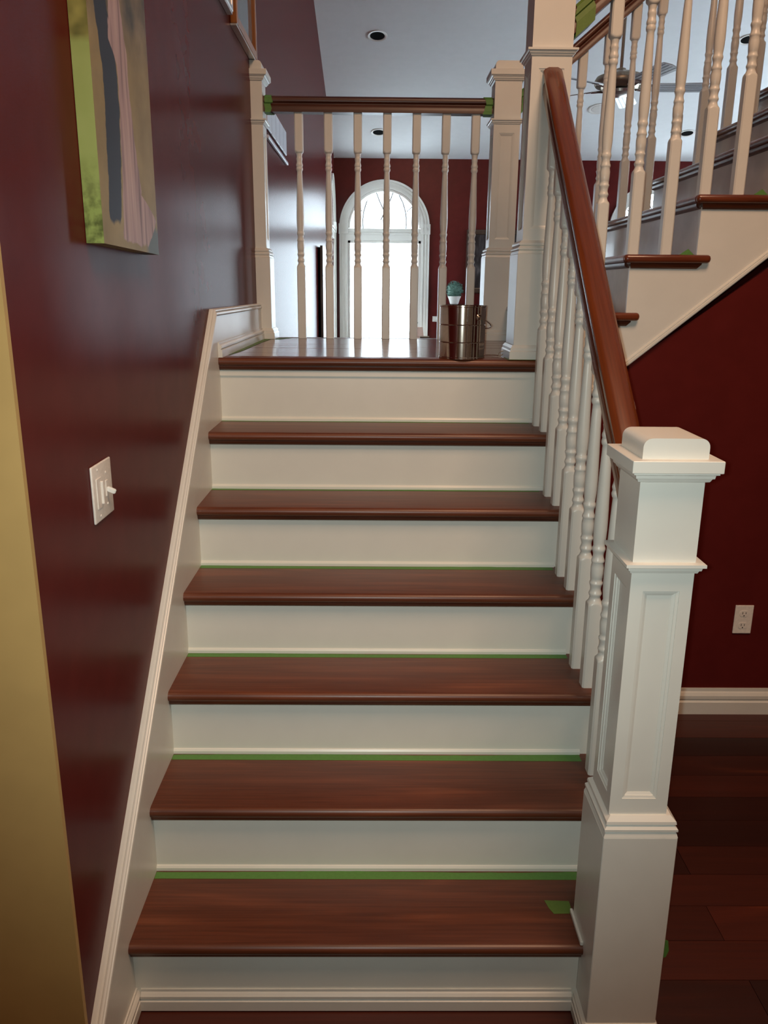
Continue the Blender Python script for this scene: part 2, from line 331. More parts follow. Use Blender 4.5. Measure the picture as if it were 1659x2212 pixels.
# ------------------------------------------------------------ upper staircase, rising to the right
us = empty('staircase', (1.6, 1.9, LZ), label='upper stair flight rising right from the landing, open white stringer and red treads', category='staircase')
YN = 1.31
TREADY = wood('stained_tread_wood_side', (0.075, 0.014, 0.006), (0.17, 0.040, 0.015), (0.25, 0.070, 0.025), 0.28, 'x', 0.9, 0.4, 0.14)
for k in range(8, KT):
    x, z = F2X(k), F2Z(k); xt = F2X(k + 1) + 0.068
    rise0 = LZ if k == 8 else F2Z(k - 1)
    # tread board with its rounded nose, and the return nosing on the near side
    prof = tread_profile(x, F2X(k + 1) + .025, z)
    if k == 8:
        bm = prism(prof, 'y', 1.492, 2.380); box(bm, 1.1695, F2X(9) + .025, YN + .024, 1.492, z - TH, z); box(bm, 1.185, F2X(9) + .025, 2.38, YB + .01, z - TH, z)
    else: bm = prism(prof, 'y', YN + .024, YB + .01)
    add(us, 'tread', bm, TREADY, True)
    xl = 1.1695 if k == 8 else x
    bmr = BX(xl, xt, YN, YN + .024, z - TH, z)
    bmesh.ops.bevel(bmr, geom=[e for e in bmr.edges if all(v.co.y < YN + .01 or abs(v.co.x - xt) < 1e-5 or abs(v.co.x - xl) < 1e-5 for v in e.verts)], offset=0.0115, segments=4, profile=0.5, affect='EDGES')
    add(us, 'return_nosing', bmr, TREADY, True, 50)
    # cove under the nosing: front and side
    s = 0.018; x0c = x; x = max(x, 1.15)
    cv = loft([[(x + .022, YN + .010, z - TH), (xt - .028, YN + .010, z - TH), (xt - .028, YN + .03, z - TH), (x + .022, YN + .03, z - TH)],
               [(x + .022, YN + .011, z - TH - .004), (xt - .028, YN + .011, z - TH - .004), (xt - .028, YN + .03, z - TH - .004), (x + .022, YN + .03, z - TH - .004)],
               [(x + .026, YN + .016, z - TH - .013), (xt - .036, YN + .016, z - TH - .013), (xt - .036, YN + .03, z - TH - .013), (x + .026, YN + .03, z - TH - .013)],
               [(x + .027, YN + .021, z - TH - s), (xt - .040, YN + .021, z - TH - s), (xt - .040, YN + .03, z - TH - s), (x + .027, YN + .03, z - TH - s)]])
    x = x0c; ya, yb = (1.492, 2.380) if k == 8 else (YN + .03, YB)
    add(us, 'cove_moulding', cv, COVEW)
    add(us, 'cove_moulding', prism([(x + .025 - (y7 - q), w) for q, w in cove_profile(y7, z - TH)], 'y', ya, yb), COVEW, True)
    add(us, 'riser', BX(x + .025, x + .043, max(ya, YN + .0355), yb - .005, rise0, z - TH), WHITE_GLOSS)
# open stringer face
pts = []
for k in range(8, KT):
    z0 = (LZ if k == 8 else F2Z(k - 1) - TH); pts += [(F2X(k) + .025, z0), (F2X(k) + .025, F2Z(k) - TH)]
pts += [(F2X(KT) + .025, F2Z(KT - 1) - TH), (F2X(KT) + .025, ZT - .02), (XE + .3, ZT - .02), (XE + .3, zlow(XE + .3)), (1.168, zlow(1.168))]
add(us, 'stringer', prism(pts, 'y', 1.335, 1.3449), WHITE)
add(us, 'stringer', prism([(a, b3) for a, b3 in pts], 'y', YB - .004, YB + .008), WHITE)
# moulding along the lower edge of the stringer
dd = XE + .3 - 1.168
prof = [(1.3352, 0.0), (1.327, 0.0), (1.325, .004), (1.325, .012), (1.330, .014), (1.328, .018), (1.329, .022), (1.3352, .026)]
add(us, 'stringer_moulding', loft([[(1.168, y, zlow(1.168) + w - .004) for y, w in prof], [(XE + .3, y, zlow(XE + .3) + w - .004) for y, w in prof]]), WHITE)

# ------------------------------------------------------------ newel posts
def newel(name, label, x0, x1, y0, y1, z0, zb, bx=None, half=False, tall=False, panel_top=None, shoe=True, cap_to=None):
    """x0..y1 = shaft faces, z0 = foot, zb = top of the lower box"""
    n = empty(name, ((x0 + x1) / 2, (y0 + y1) / 2, z0), label=label, category='newel post', group='white newel posts')
    bx = bx or (0.0165, 0.0165, 0.018, 0.018)
    X0, X1, Y0, Y1 = (x0 if half else x0 - bx[0]), x1 + bx[1], y0 - bx[2], y1 + bx[3]
    pl = panel_top or 0.518
    z1 = zb + .043; z2 = z1 + pl
    add(n, 'base_box', bevelled(X0, X1, Y0, Y1, z0, zb, .0015, 1), WHITE)
    r = -0.0
    add(n, 'lower_moulding', sq_lathe(X0, X1, Y0, Y1, [(-.0002, zb), (-.003, zb + .009), (-.005, zb + .010), (-.001, zb + .013), (-.001, zb + .018), (-.006, zb + .024), (-.008, zb + .025), (-.004, zb + .028), (-.005, zb + .034), (-.012, zb + .041), (-.014, z1)], half=half), WHITE)
    # panelled shaft: recessed core, rails and stiles, and a sloped moulding inside each panel
    d = .008; cx0 = x0 if half else x0 + d
    add(n, 'shaft', BX(cx0, x1 - d, y0 + d, y1 - d, z1, z2 + .001), WHITE)
    bm = bmesh.new(); bs = bmesh.new()
    pz0, pz1 = z1 + .036, z2 - .036
    def face_frame(P, w0, w1, less=0.0):
        sw = .024 - less
        # P(u, depth, z) -> xyz, panel between w0+sw and w1-sw
        def hb(u0, u1, za, zc):
            v = [bm.verts.new(P(u, dd2, zz)) for u, dd2, zz in ((u0, 0, za), (u1, 0, za), (u1, d, za), (u0, d, za), (u0, 0, zc), (u1, 0, zc), (u1, d, zc), (u0, d, zc))]
            for f in ((0, 3, 2, 1), (4, 5, 6, 7), (0, 1, 5, 4), (1, 2, 6, 5), (2, 3, 7, 6), (3, 0, 4, 7)): bm.faces.new([v[i] for i in f])
        hb(w0, w0 + sw, z1, z2); hb(w1 - sw, w1, z1, z2); hb(w0 + sw, w1 - sw, z1, pz0); hb(w0 + sw, w1 - sw, pz1, z2)
        o = [(w0 + sw, pz0), (w1 - sw, pz0), (w1 - sw, pz1), (w0 + sw, pz1)]
        mw = .011
        i2 = [(w0 + sw + mw, pz0 + mw), (w1 - sw - mw, pz0 + mw), (w1 - sw - mw, pz1 - mw), (w0 + sw + mw, pz1 - mw)]
        i1 = [((a[0] + c[0]) / 2, (a[1] + c[1]) / 2) for a, c in zip(o, i2)]
        rr = [[bs.verts.new(P(u, dp, zz)) for u, zz in q] for q, dp in ((o, .0015), (i1, .003), (i1, .0045), (i2, d - .0008), (i2, d + .001))]
        for a, c in zip(rr, rr[1:]):
            for j in range(4): bs.faces.new([a[j], a[(j + 1) % 4], c[(j + 1) % 4], c[j]])
    if not half:
        face_frame(lambda u, q, z: (u, y0 + q, z), x0, x1)
        face_frame(lambda u, q, z: (u, y1 - q, z), x0, x1)
        face_frame(lambda u, q, z: (x0 + q, u, z), y0 + d, y1 - d, d)
    else:
        box(bm, x0, x1, y0, y0 + d, z1, z2); box(bm, x0, x1, y1 - d, y1, z1, z2)
    face_frame(lambda u, q, z: (x1 - q, u, z), y0 + d, y1 - d, d)
    add(n, 'panel_frame', bm, WHITE); add(n, 'panel_moulding', bs, WHITE)
    add(n, 'middle_moulding', sq_lathe(x0, x1, y0, y1, [(0, z2), (.004, z2 + .001), (.006, z2 + .006), (.009, z2 + .007), (.010, z2 + .012), (.013, z2 + .014), (.0155, z2 + .0145), (.0155, z2 + .0205), (0, z2 + .021)], half=half), WHITE)
    z3 = z2 + .021; z4 = z3 + .152 if not cap_to else cap_to
    add(n, 'upper_shaft', BX(x0, x1, y0, y1, z3, z4 + .002), WHITE)
    add(n, 'cap_moulding', sq_lathe(x0, x1, y0, y1, [(0, z4), (.006, z4 + .002), (.009, z4 + .008), (.012, z4 + .009), (.013, z4 + .015), (.018, z4 + .017), (.018, z4 + .020), (.020, z4 + .0205)], half=half), WHITE)
    sl = bevelled(x0 if half else x0 - .023, x1 + .023, y0 - .023, y1 + .023, z4 + .0205, z4 + .043, .001, 1)
    add(n, 'cap_slab', sl, WHITE)
    # loaf-shaped top block, rounded along its two sides
    a, c = (x0 if half else x0 - .001), x1 + .001; zt0, zt1 = z4 + .043, z4 + .080; rr = .016; o = []
    o += [(a, zt0), (c, zt0)]
    o += [(c - rr + rr * math.cos(q), zt1 - rr + rr * math.sin(q)) for q in [R90 * j / 6 for j in range(7)]]
    if half: o += [(a, zt1)]
    else: o += [(a + rr - rr * math.sin(q), zt1 - rr + rr * math.cos(q)) for q in [R90 * j / 6 for j in range(7)]]
    add(n, 'cap_block', prism(o, 'y', y0 - .002, y1 + .002), WHITE, True, 40)
    if shoe:
        add(n, 'base_moulding', sq_lathe(X0, X1, Y0, Y1, [(.014, z0), (.014, z0 + .026), (.010, z0 + .030), (.010, z0 + .038), (.003, z0 + .047), (0, z0 + .048)], half=half), WHITE)
    return n
n1 = newel('newel_post', 'large white box newel post at the foot of the stairs, nearest the camera', 1.0140, 1.1310, -0.073, 0.050, 0.0, 0.522, bx=(.0115, .0225, .018, .022), shoe=False)
# base moulding of the front post, only on the sides that reach the floor
add(n1, 'base_moulding', sq_lathe(1.0025, 1.1535, -.091, -.001, [(.012, 0.0), (.012, .022), (.010, .024), (.010, .034), (.007, .038), (.007, .043), (.002, .050), (0, .052)]), WHITE)
add(n1, 'shoe_moulding', bevelled(0.996, 1.0025, -0.022, 0.080, .1902, .2010, .0015, 1), WHITE)
newel('newel_post', 'tall white newel post between the two flights where the raked red handrail ends', 1.022, 1.150, 1.345, 1.473, LZ, 1.705, panel_top=.552, cap_to=2.72)
newel('newel_post', 'white newel post at the back right corner of the landing', 1.049, 1.166, 2.40, 2.517, LZ, 1.732)
newel('newel_post', 'half newel post fixed to the maroon wall at the back left of the landing', XW, 0.031, 2.40, 2.517, LZ, 1.722, half=True)

# ------------------------------------------------------------ railings
TURN = [(1475, 31), (1460, 28), (1452, 27), (1444, 30), (1435, 33.5), (1427, 33), (1420, 30), (1410, 27.5), (1400, 27), (1390, 28.5), (1380, 31), (1372, 34), (1364, 34), (1358, 30), (1340, 30), (1338, 31), (1305, 33), (1275, 33.5), (1248, 29.5), (1243, 32), (1236, 34), (1228, 32.5), (1215, 28), (1200, 26.5), (1188, 28), (1178, 31.5), (1168, 34), (1160, 33.5), (1152, 31), (1146, 28.5), (1125, 30.5), (1095, 33), (1050, 34.5), (1000, 34.3), (930, 33), (850, 31), (750, 28.5), (650, 26), (605, 24.3), (578, 23.5), (572, 27), (564, 30), (554, 31), (544, 29), (537, 26.5), (530, 29), (520, 31), (510, 29.5), (502, 26.5), (488, 24.5), (474, 26), (464, 28), (454, 27), (446, 24.5), (436, 24.5), (424, 26.5), (412, 29), (410, 31)]
TL = 0.483; HB = 0.019
def baluster_mesh(name, low, high, rake=0.0, axis='x'):
    """square block, turned middle, square top block; origin at the foot centre"""
    n = 24
    def ring(R, z, tilt=0.0):
        out = []
        for i in range(n):
            a = 2 * math.pi * (i + .5) / n; c, s = math.cos(a), math.sin(a)
            sq = HB / max(abs(c), abs(s)); r = min(sq, R)
            x, y = r * c, r * s
            out.append((x, y, z + tilt * (x if axis == 'x' else y)))
        return out
    rings = [ring(1, 0), ring(1, low - .016)]
    for j in range(1, 5): rings.append(ring(.0269 - (.0269 - .0165) * (j / 4) ** 1.5, low - .016 + .016 * j / 4))
    for c, r in TURN[1:-1]: rings.append(ring(r * .0005, low + (1475 - c) / 1065 * TL))
    zt = low + TL
    for j in range(4, 0, -1): rings.append(ring(.0269 - (.0269 - .0165) * (j / 4) ** 1.5, zt + .016 * (1 - j / 4)))
    rings += [ring(1, zt + .016), ring(1, zt + high, rake)]
    bm = loft(rings); me = bpy.data.meshes.new(name); bmesh.ops.recalc_face_normals(bm, faces=bm.faces[:]); bm.to_mesh(me); bm.free(); me.materials.append(WHITE)
    for p in me.polygons: p.use_smooth = True
    me.set_sharp_from_angle(angle=math.radians(38)); return me
def put_baluster(par, me, x, y, z):
    o = bpy.data.objects.new('baluster', me); COL.objects.link(o); o.location = (x, y, z); child(o, par)
    # keep world position under the parent's offset
    return o
RP = [(0, .067), (.014, .0665), (.023, .063), (.0295, .056), (.031, .049), (.0295, .043), (.0255, .039), (.0215, .036), (.0215, .032), (.0245, .027), (.0275, .021), (.028, .014), (.0285, .011), (.0285, .0), (0, 0)]
def rail(p0, p1, mat, par, name='handrail', scale=1.0, w=1.0):
    d = Vector(p1) - Vector(p0); h = Vector((d.x, d.y, 0)).normalized(); side = Vector((h.y, -h.x, 0))
    out = [(u * w, v * scale) for u, v in RP[1:-1]] + [(-u * w, v * scale) for u, v in RP[1:-1][::-1]]
    rings = [[tuple(Vector(p) + side * u + Vector((0, 0, v - .067 * scale))) for u, v in out] for p in (p0, p1)]
    return add(par, name, loft(rings), mat, True, 30)
# lower flight
lr = empty('stair_railing', (1.1, .7, .19), label='raked balustrade of the lower flight, white spindles under a polished red handrail', category='railing')
rz = lambda y: 1.085 + 0.88 * y
rail((1.082, 0.040, rz(.040)), (1.092, 1.352, rz(1.352)), RAILW, lr, scale=1.25, w=1.02)
for k in range(10):
    i = 2 + k // 2; y = .2275 + .1128 * k + .019; low = (.243, .329)[k % 2]; x = 1.112 - .002 * k
    zt = i * RI + low + TL
    put_baluster(lr, baluster_mesh('baluster', low, rz(y) - .06 - zt, .86, 'y'), x, y, i * RI)
# landing guard
gr = empty('stair_railing', (.55, 2.46, LZ), label='level landing guard with seven white spindles between two newel posts, windows behind', category='railing')
rail((.030, 2.46, 2.407), (1.050, 2.46, 2.407), RAILX, gr)
gm = baluster_mesh('baluster', .334, .185)
for i in range(7): put_baluster(gr, gm, .183 + i * .1322, 2.46, LZ)
# upper flight, near and far
nr = empty('stair_railing', (1.7, 1.384, 1.6), label='near balustrade of the upper flight, thick white spindles on the red tread ends', category='railing')
frl = empty('stair_railing', (1.7, 2.46, 1.6), label='far balustrade of the upper flight, smaller white spindles under a dark red handrail', category='railing')
RK = 0.855
rail((1.148, 1.384, 2.352 + .09), (3.1, 1.384, 2.442 + RK * (3.1 - 1.148)), RAILX, nr, scale=1.2)
rail((1.160, 2.46, 2.628 + RK * (1.160 - 1.394)), (3.1, 2.46, 2.628 + RK * (3.1 - 1.394)), RAILX, frl, scale=1.2)
def f2_step(x):
    k = 8
    while k < KT - 1 and x > F2X(k + 1) + .03: k += 1
    return F2Z(k)
def row(par, y, x_first, zb_first, pitch, n, top):
    cache = {}
    for i in range(n):
        x = x_first + pitch * i; zb = zb_first + .0975 * i; zf = f2_step(x); low = zb - zf; high = top(x) - .055 - (zb + TL)
        key = (round(low, 3), round(high, 3))
        if key not in cache: cache[key] = baluster_mesh('baluster', low, high, RK, 'x')
        put_baluster(par, cache[key], x, y, zf)
row(nr, 1.384, 1.290, 1.876, .1113, 13, lambda x: 2.442 + RK * (x - 1.148))
row(frl, 2.46, 1.328, 1.868, .1105, 13, lambda x: 2.628 + RK * (x - 1.394))

# ------------------------------------------------------------ windows of the far room
def window(n, cfg, to, axis_label):
    c, h, sill, sp = cfg
    w = empty('window_%d' % n, to(c, 0, sill), kind='structure')
    def bxw(bm, u0, u1, d0, d1, z0, z1):
        v = [bm.verts.new(to(u, d, z)) for u, d, z in ((u0, d0, z0), (u1, d0, z0), (u1, d1, z0), (u0, d1, z0), (u0, d0, z1), (u1, d0, z1), (u1, d1, z1), (u0, d1, z1))]
        for f in ((0, 3, 2, 1), (4, 5, 6, 7), (0, 1, 5, 4), (1, 2, 6, 5), (2, 3, 7, 6), (3, 0, 4, 7)): bm.faces.new([v[i] for i in f])
    def band(bm, r0, r1, d0, d1, m=36):
        rings = [[to(c + r * math.cos(math.pi * j / m), d, sp + r * math.sin(math.pi * j / m)) for r, d in ((r0, d0), (r1, d0), (r1, d1), (r0, d1))] for j in range(m + 1)]
        loft(rings, bm)
    bm = bmesh.new()
    for r0, r1, d in ((h, h + .11, .012), (h + .014, h + .034, .02), (h + .05, h + .075, .018), (h + .085, h + .11, .030)):
        band(bm, r0, r1, -.001, d)
        for sgn in (-1, 1):
            a, b2 = sorted((c + sgn * r0, c + sgn * r1)); bxw(bm, a, b2, -.001, d, sill - .06, sp - .07)
    add(w, 'casing', bm, WHITE)
    for sgn in (-1, 1):
        bm = bmesh.new(); uc = c + sgn * (h + .055); bxw(bm, uc - .062, uc + .062, -.001, .034, sp - .075, sp + .05)
        for r0, r1, d in ((.018, .026, .040), (.034, .042, .038), (0.0, .010, .042)):
            rings = [[to(uc + r * math.cos(2 * math.pi * j / 20), dd2, sp - .012 + r * math.sin(2 * math.pi * j / 20)) for r, dd2 in ((r0 + 1e-4, .033), (r1, .033), (r1, d), (r0 + 1e-4, d))] for j in range(20)]
            rr = [[bm.verts.new(p) for p in q] for q in rings]
            for j in range(20):
                a, b2 = rr[j], rr[(j + 1) % 20]
                for q in range(4): bm.faces.new([a[q], a[(q + 1) % 4], b2[(q + 1) % 4], b2[q]])
        add(w, 'corner_block', bm, WHITE)
    bm = bmesh.new(); bxw(bm, c - h, c + h, -.06, .012, sp - .155, sp - .03); bxw(bm, c - h, c + h, -.001, .022, sp - .085, sp - .06); bxw(bm, c - h, c + h, -.001, .026, sp - .05, sp - .03)
    add(w, 'transom', bm, WHITE)
    bm = bmesh.new(); band(bm, h - .028, h, -.10, -.02); bxw(bm, c - h, c + h, -.10, -.02, sp - .03, sp - .005)
    bxw(bm, c - h, c - h + .03, -.10, -.02, sill, sp - .155); bxw(bm, c + h - .03, c + h, -.10, -.02, sill, sp - .155); bxw(bm, c - h, c + h, -.10, -.02, sill, sill + .04); bxw(bm, c - h, c + h, -.10, -.02, sp - .185, sp - .155)
    add(w, 'sash', bm, WHITE)
    add(w, 'sill', (lambda q: (bxw(q, c - h - .13, c + h + .13, -.001, .06, sill - .03, sill), q)[1])(bmesh.new()), WHITE)
    bm = bmesh.new(); bxw(bm, c - h + .03, c + h - .03, -.075, -.070, sill + .04, sp - .185); add(w, 'pane', bm, GLASS)
    bm = bmesh.new(); A = [bm.verts.new(to(c + (h - .02) * math.cos(math.pi * j / 32), -.07, sp - .004 + (h - .02) * math.sin(math.pi * j / 32))) for j in range(33)]; B = [bm.verts.new(to(c + (h - .02) * math.cos(math.pi * j / 32), -.075, sp - .004 + (h - .02) * math.sin(math.pi * j / 32))) for j in range(33)]
    bm.faces.new(A); bm.faces.new(B[::-1])
    for j in range(33): bm.faces.new([A[j], A[(j + 1) % 33], B[(j + 1) % 33], B[j]])
    add(w, 'pane', bm, GLASS)
    for sgn in (-1, 1):
        add(w, 'tracery', tube([to(c + sgn * a, -.06, sp + b2) for a, b2 in ((.28, -.01), (.285, .10), (.27, .21), (.235, .32), (.17, .435))], .008), BLADEL)
        add(w, 'tracery', tube([to(c + sgn * a, -.06, sp + b2) for a, b2 in ((.115, .455), (.07, .34), (.0, .20), (-.05, .10))], .008), BLADEL)
        add(w, 'tracery', tube([to(c + sgn * a, -.06, sp + b2) for a, b2 in ((.285, .205), (.36, .27))], .006), BLADEL)
    # venetian blind, slats open
    bm = bmesh.new(); z = sill + .05
    while z < sp - .19: bxw(bm, c - h + .035, c + h - .035, -.062, -.040, z, z + .0008); z += .019
    tag(add(w, 'blind_slats', bm, PAPER), kind='stuff')
    for sgn in (-1, 1):
        bm = bmesh.new(); z = sill + .05
        while z < sp - .20: bxw(bm, c + sgn * .262 - .0035, c + sgn * .262 + .0035, -.040, -.036, z + .004, z + .013); z += .019
        tag(add(w, 'blind_cord', bm, BLADEL), kind='stuff')
    return w
window(1, WIN, lambda u, d, z: (u, FY - d, z), 'x')
window(2, WIN2, lambda u, d, z: (u, FY - d, z), 'x')
window(3, SIDE, lambda u, d, z: (XW + d, u, z), 'y')
tag(new_obj('trim_1', prism([(FY, 1.173), (FY - .012, 1.175), (FY - .02, 1.19), (FY - .014, 1.2), (FY - .024, 1.225), (FY - .024, 1.24), (FY, 1.244)], 'x', 1.28, 3.5), WHITE), kind='structure')
tag(new_obj('baseboard_back', prism([(FY - d, z) for d, z in base_profile(.12, .018)], 'x', XW + .02, 6.3), WHITE), kind='structure')

# ------------------------------------------------------------ canvas painting on the maroon wall
m, t, b = nt('painted_canvas'); b.inputs['Roughness'].default_value = 0.55
g = N(t, 'ShaderNodeNewGeometry'); sp = N(t, 'ShaderNodeSeparateXYZ')
tcn = N(t, 'ShaderNodeTexCoord'); t.links.new(tcn.outputs['Object'], sp.inputs[0])
wn = N(t, 'ShaderNodeTexNoise'); wn.inputs['Scale'].default_value = 22; wn.inputs['Detail'].default_value = 4; t.links.new(tcn.outputs['Object'], wn.inputs['Vector'])
def mth(op, a, b2=None, c=None, clamp=False):
    n = N(t, 'ShaderNodeMath', operation=op); n.use_clamp = clamp
    for i, v in enumerate((a, b2, c)):
        if v is None: continue
        if isinstance(v, (int, float)): n.inputs[i].default_value = v
        else: t.links.new(v, n.inputs[i])
    return n.outputs[0]
Y, Z = sp.outputs[1], sp.outputs[2]                 # object space: y from the near edge, z from the bottom edge
wob = mth('MULTIPLY_ADD', wn.outputs['Fac'], .030, -.015); Yw = mth('ADD', Y, wob); Zw = mth('ADD', Z, mth('MULTIPLY', wob, 1.2))
def curve(stops):
    n = N(t, 'ShaderNodeFloatCurve'); cu = n.mapping.curves[0]
    p = [(z / .7, y / .5) for z, y in stops]
    cu.points[0].location = p[0]; cu.points[1].location = p[-1]
    for q in p[1:-1]: cu.points.new(*q)
    for q in cu.points: q.handle_type = 'VECTOR'
    n.mapping.update(); t.links.new(mth('DIVIDE', Z, .7), n.inputs['Value']); return mth('MULTIPLY', n.outputs[0], .5)
def step(edge_lo, v, soft=.004):
    return mth('DIVIDE', mth('SUBTRACT', v, edge_lo), soft, clamp=True)
nL = curve([(0, .03), (.05, .045), (.22, .062), (.33, .065), (.43, .038), (.7, .03)]); nR = curve([(0, .10), (.055, .12), (.21, .155), (.35, .158), (.45, .12), (.7, .11)])
pL = curve([(0, .12), (.045, .13), (.21, .155), (.35, .160), (.385, .115), (.45, .13), (.7, .13)]); pR = curve([(0, .30), (.03, .34), (.075, .40), (.12, .285), (.23, .25), (.40, .23), (.5, .20), (.7, .18)])
navy = mth('MULTIPLY', mth('MULTIPLY', step(nL, Yw), step(Yw, nR)), step(.045, Zw, .008))
pink = mth('MULTIPLY', mth('MULTIPLY', step(pL, Yw), step(Yw, pR)), step(.012, Zw, .006))
fold = N(t, 'ShaderNodeTexNoise'); fold.inputs['Scale'].default_value = 1; mpf = N(t, 'ShaderNodeMapping'); mpf.inputs['Scale'].default_value = (1, 55, 3.5); t.links.new(tcn.outputs['Object'], mpf.inputs[0]); t.links.new(mpf.outputs[0], fold.inputs['Vector'])
pr = ramp(t, [(.30, (.20, .14, .15)), (.48, (.42, .30, .30)), (.72, (.56, .43, .41))]); t.links.new(fold.outputs['Fac'], pr.inputs[0])
blot = N(t, 'ShaderNodeTexNoise'); blot.inputs['Scale'].default_value = 9; blot.inputs['Detail'].default_value = 5; t.links.new(tcn.outputs['Object'], blot.inputs['Vector'])
lo = ramp(t, [(.3, (.24, .19, .08)), (.7, (.36, .29, .13))]); t.links.new(blot.outputs['Fac'], lo.inputs[0])
hi = ramp(t, [(.35, (.05, .045, .03)), (.5, (.15, .12, .07)), (.7, (.30, .24, .14))]); t.links.new(blot.outputs['Fac'], hi.inputs[0])
def mixc(f, a, c):
    n = N(t, 'ShaderNodeMix', data_type='RGBA'); t.links.new(f, n.inputs[0])
    for i, v in ((6, a), (7, c)):
        if isinstance(v, tuple): n.inputs[i].default_value = (*v, 1)
        else: t.links.new(v, n.inputs[i])
    return n.outputs[2]
bgc = mixc(step(.36, Zw, .10), lo.outputs[0], hi.outputs[0])
blue = mth('MULTIPLY', step(.29, Yw, .03), step(Zw, .07, .02)); bgc = mixc(blue, bgc, (.12, .16, .17))
col = mixc(navy, bgc, (.020, .026, .046)); col = mixc(pink, col, pr.outputs[0]); t.links.new(col, b.inputs['Base Color'])
bump(t, b, wn.outputs['Fac'], .2, .0005); PAINT = m
m, t, b = nt('canvas_edge_green'); b.inputs['Roughness'].default_value = .6
tcn = N(t, 'ShaderNodeTexCoord'); sp = N(t, 'ShaderNodeSeparateXYZ'); t.links.new(tcn.outputs['Object'], sp.inputs[0])
e1 = N(t, 'ShaderNodeTexNoise'); e1.inputs['Scale'].default_value = 45; e1.inputs['Detail'].default_value = 4; t.links.new(tcn.outputs['Object'], e1.inputs['Vector'])
e2 = N(t, 'ShaderNodeTexNoise'); e2.inputs['Scale'].default_value = 11; e2.inputs['Detail'].default_value = 3; t.links.new(tcn.outputs['Object'], e2.inputs['Vector'])
grass = ramp(t, [(.38, (.09, .12, .02)), (.6, (.27, .36, .09))]); t.links.new(e1.outputs['Fac'], grass.inputs[0])
mead = ramp(t, [(.3, (.29, .37, .10)), (.7, (.37, .45, .15))]); t.links.new(e2.outputs['Fac'], mead.inputs[0])
tree = ramp(t, [(.38, (.06, .07, .015)), (.6, (.38, .36, .10))]); t.links.new(e2.outputs['Fac'], tree.inputs[0])
c1 = mixc(step(.06, sp.outputs[2], .10), grass.outputs[0], mead.outputs[0]); c2 = mixc(step(.345, sp.outputs[2], .015), c1, tree.outputs[0]); t.links.new(c2, b.inputs['Base Color']); EDGE = m
pt = empty('canvas_painting', (-.019, .150, 1.667), label='unframed canvas on the left wall showing a pink robe beside a navy robe, green edge', category='painting')
bm = BX(0.0, .034, .0, .40, 0, .66)
cv = new_obj('canvas', bm, PAINT, pt); cv.data.materials.append(EDGE)
for f in cv.data.polygons:
    if f.normal.y < -.5 or f.normal.z < -.5 and False: f.material_index = 1
pt.rotation_euler = (math.radians(-.8), 0, 0)

# ------------------------------------------------------------ framed pictures high on the wall
def framed(name, label, y0, y1, z0, z1, fm, th=.028, fw=.032):
    p = empty(name, (XW, (y0 + y1) / 2, z0), label=label, category='picture')
    for nm, a in (('frame_side', (y0, y0 + fw, z0, z1)), ('frame_side', (y1 - fw, y1, z0, z1)), ('frame_rail', (y0 + fw, y1 - fw, z0, z0 + fw)), ('frame_rail', (y0 + fw, y1 - fw, z1 - fw, z1))):
        add(p, nm, bevelled(XW + .001, XW + th, a[0], a[1], a[2], a[3], .004, 2), fm)
    add(p, 'inner_bead', (lambda q: (box(q, XW + th - .012, XW + th - .006, y0 + fw, y1 - fw, z0 + fw, z0 + fw + .006), box(q, XW + th - .012, XW + th - .006, y0 + fw, y0 + fw + .006, z0 + fw, z1 - fw), q)[2])(bmesh.new()), SILVER)
    add(p, 'bottom_glint', BX(XW + .001, XW + th - .004, y0, y1, z0 - .007, z0 - .0005), SILVER)  # silver strip added for the light reflected off the frame's bottom face
    add(p, 'glass', BX(XW + .002, XW + th - .016, y0 + fw, y1 - fw, z0 + fw, z1 - fw), PGLASS)
    return p
framed('framed_picture', 'picture in an orange oak frame high above the half newel', 1.93, 2.46, 2.545, 3.25, OAKFRAME)
framed('framed_picture', 'picture in a thin silver frame left of the oak framed one', 1.22, 1.87, 2.562, 3.2, SILVER, .024, .02)

# ------------------------------------------------------------ air vent on the wall beyond the landing
vt = empty('wall_vent', (XW, 3.3, 2.35), label='pale metal air vent grille on the left wall beyond the landing', category='vent')
for i in range(5):
    y0 = 2.88 + .178 * i
    bm = bevelled(XW + .001, XW + .012, y0, y0 + .160, 2.352, 2.484, .003, 1); add(vt, 'louvre_panel', bm, VENTM)
    bm = bmesh.new()
    for j in range(11): box(bm, XW + .001, XW + .0095, y0 + .163, y0 + .175, 2.358 + .0115 * j, 2.364 + .0115 * j)
    tag(add(vt, 'slots', bm, DARK), kind='stuff')
add(vt, 'lower_bar', bevelled(XW + .001, XW + .016, 2.88, 3.80, 2.305, 2.322, .003, 1), VENTM)

# ------------------------------------------------------------ dimmer switch and outlet
sw = empty('light_switch', (XW, .113, 1.19), label='white double switch plate with a dimmer and a toggle on the maroon wall', category='switch')
add(sw, 'plate', bevelled(XW, XW + .0055, .0555, .1695, 1.131, 1.247, .0028, 3), PLASTIC, True)
add(sw, 'dimmer_frame', bevelled(XW + .005, XW + .0075, .0715, .1005, 1.158, 1.220, .001, 1), PLASTIC)
add(sw, 'dimmer_slider', bevelled(XW + .007, XW + .0125, .092, .097, 1.165, 1.212, .001, 1), PLASTIC)
add(sw, 'toggle_surround', bevelled(XW + .005, XW + .0072, .1255, .1395, 1.172, 1.206, .001, 1), PLASTIC)
tg = BX(0, .019, -.0035, .0035, -.005, .005); bmesh.ops.bevel(tg, geom=tg.edges[:], offset=.0015, segments=2, affect='EDGES'); transform(tg, Matrix.Translation((XW + .006, .1325, 1.188)) @ Matrix.Rotation(math.radians(24), 4, 'Y'))
add(sw, 'toggle', tg, PAPER)
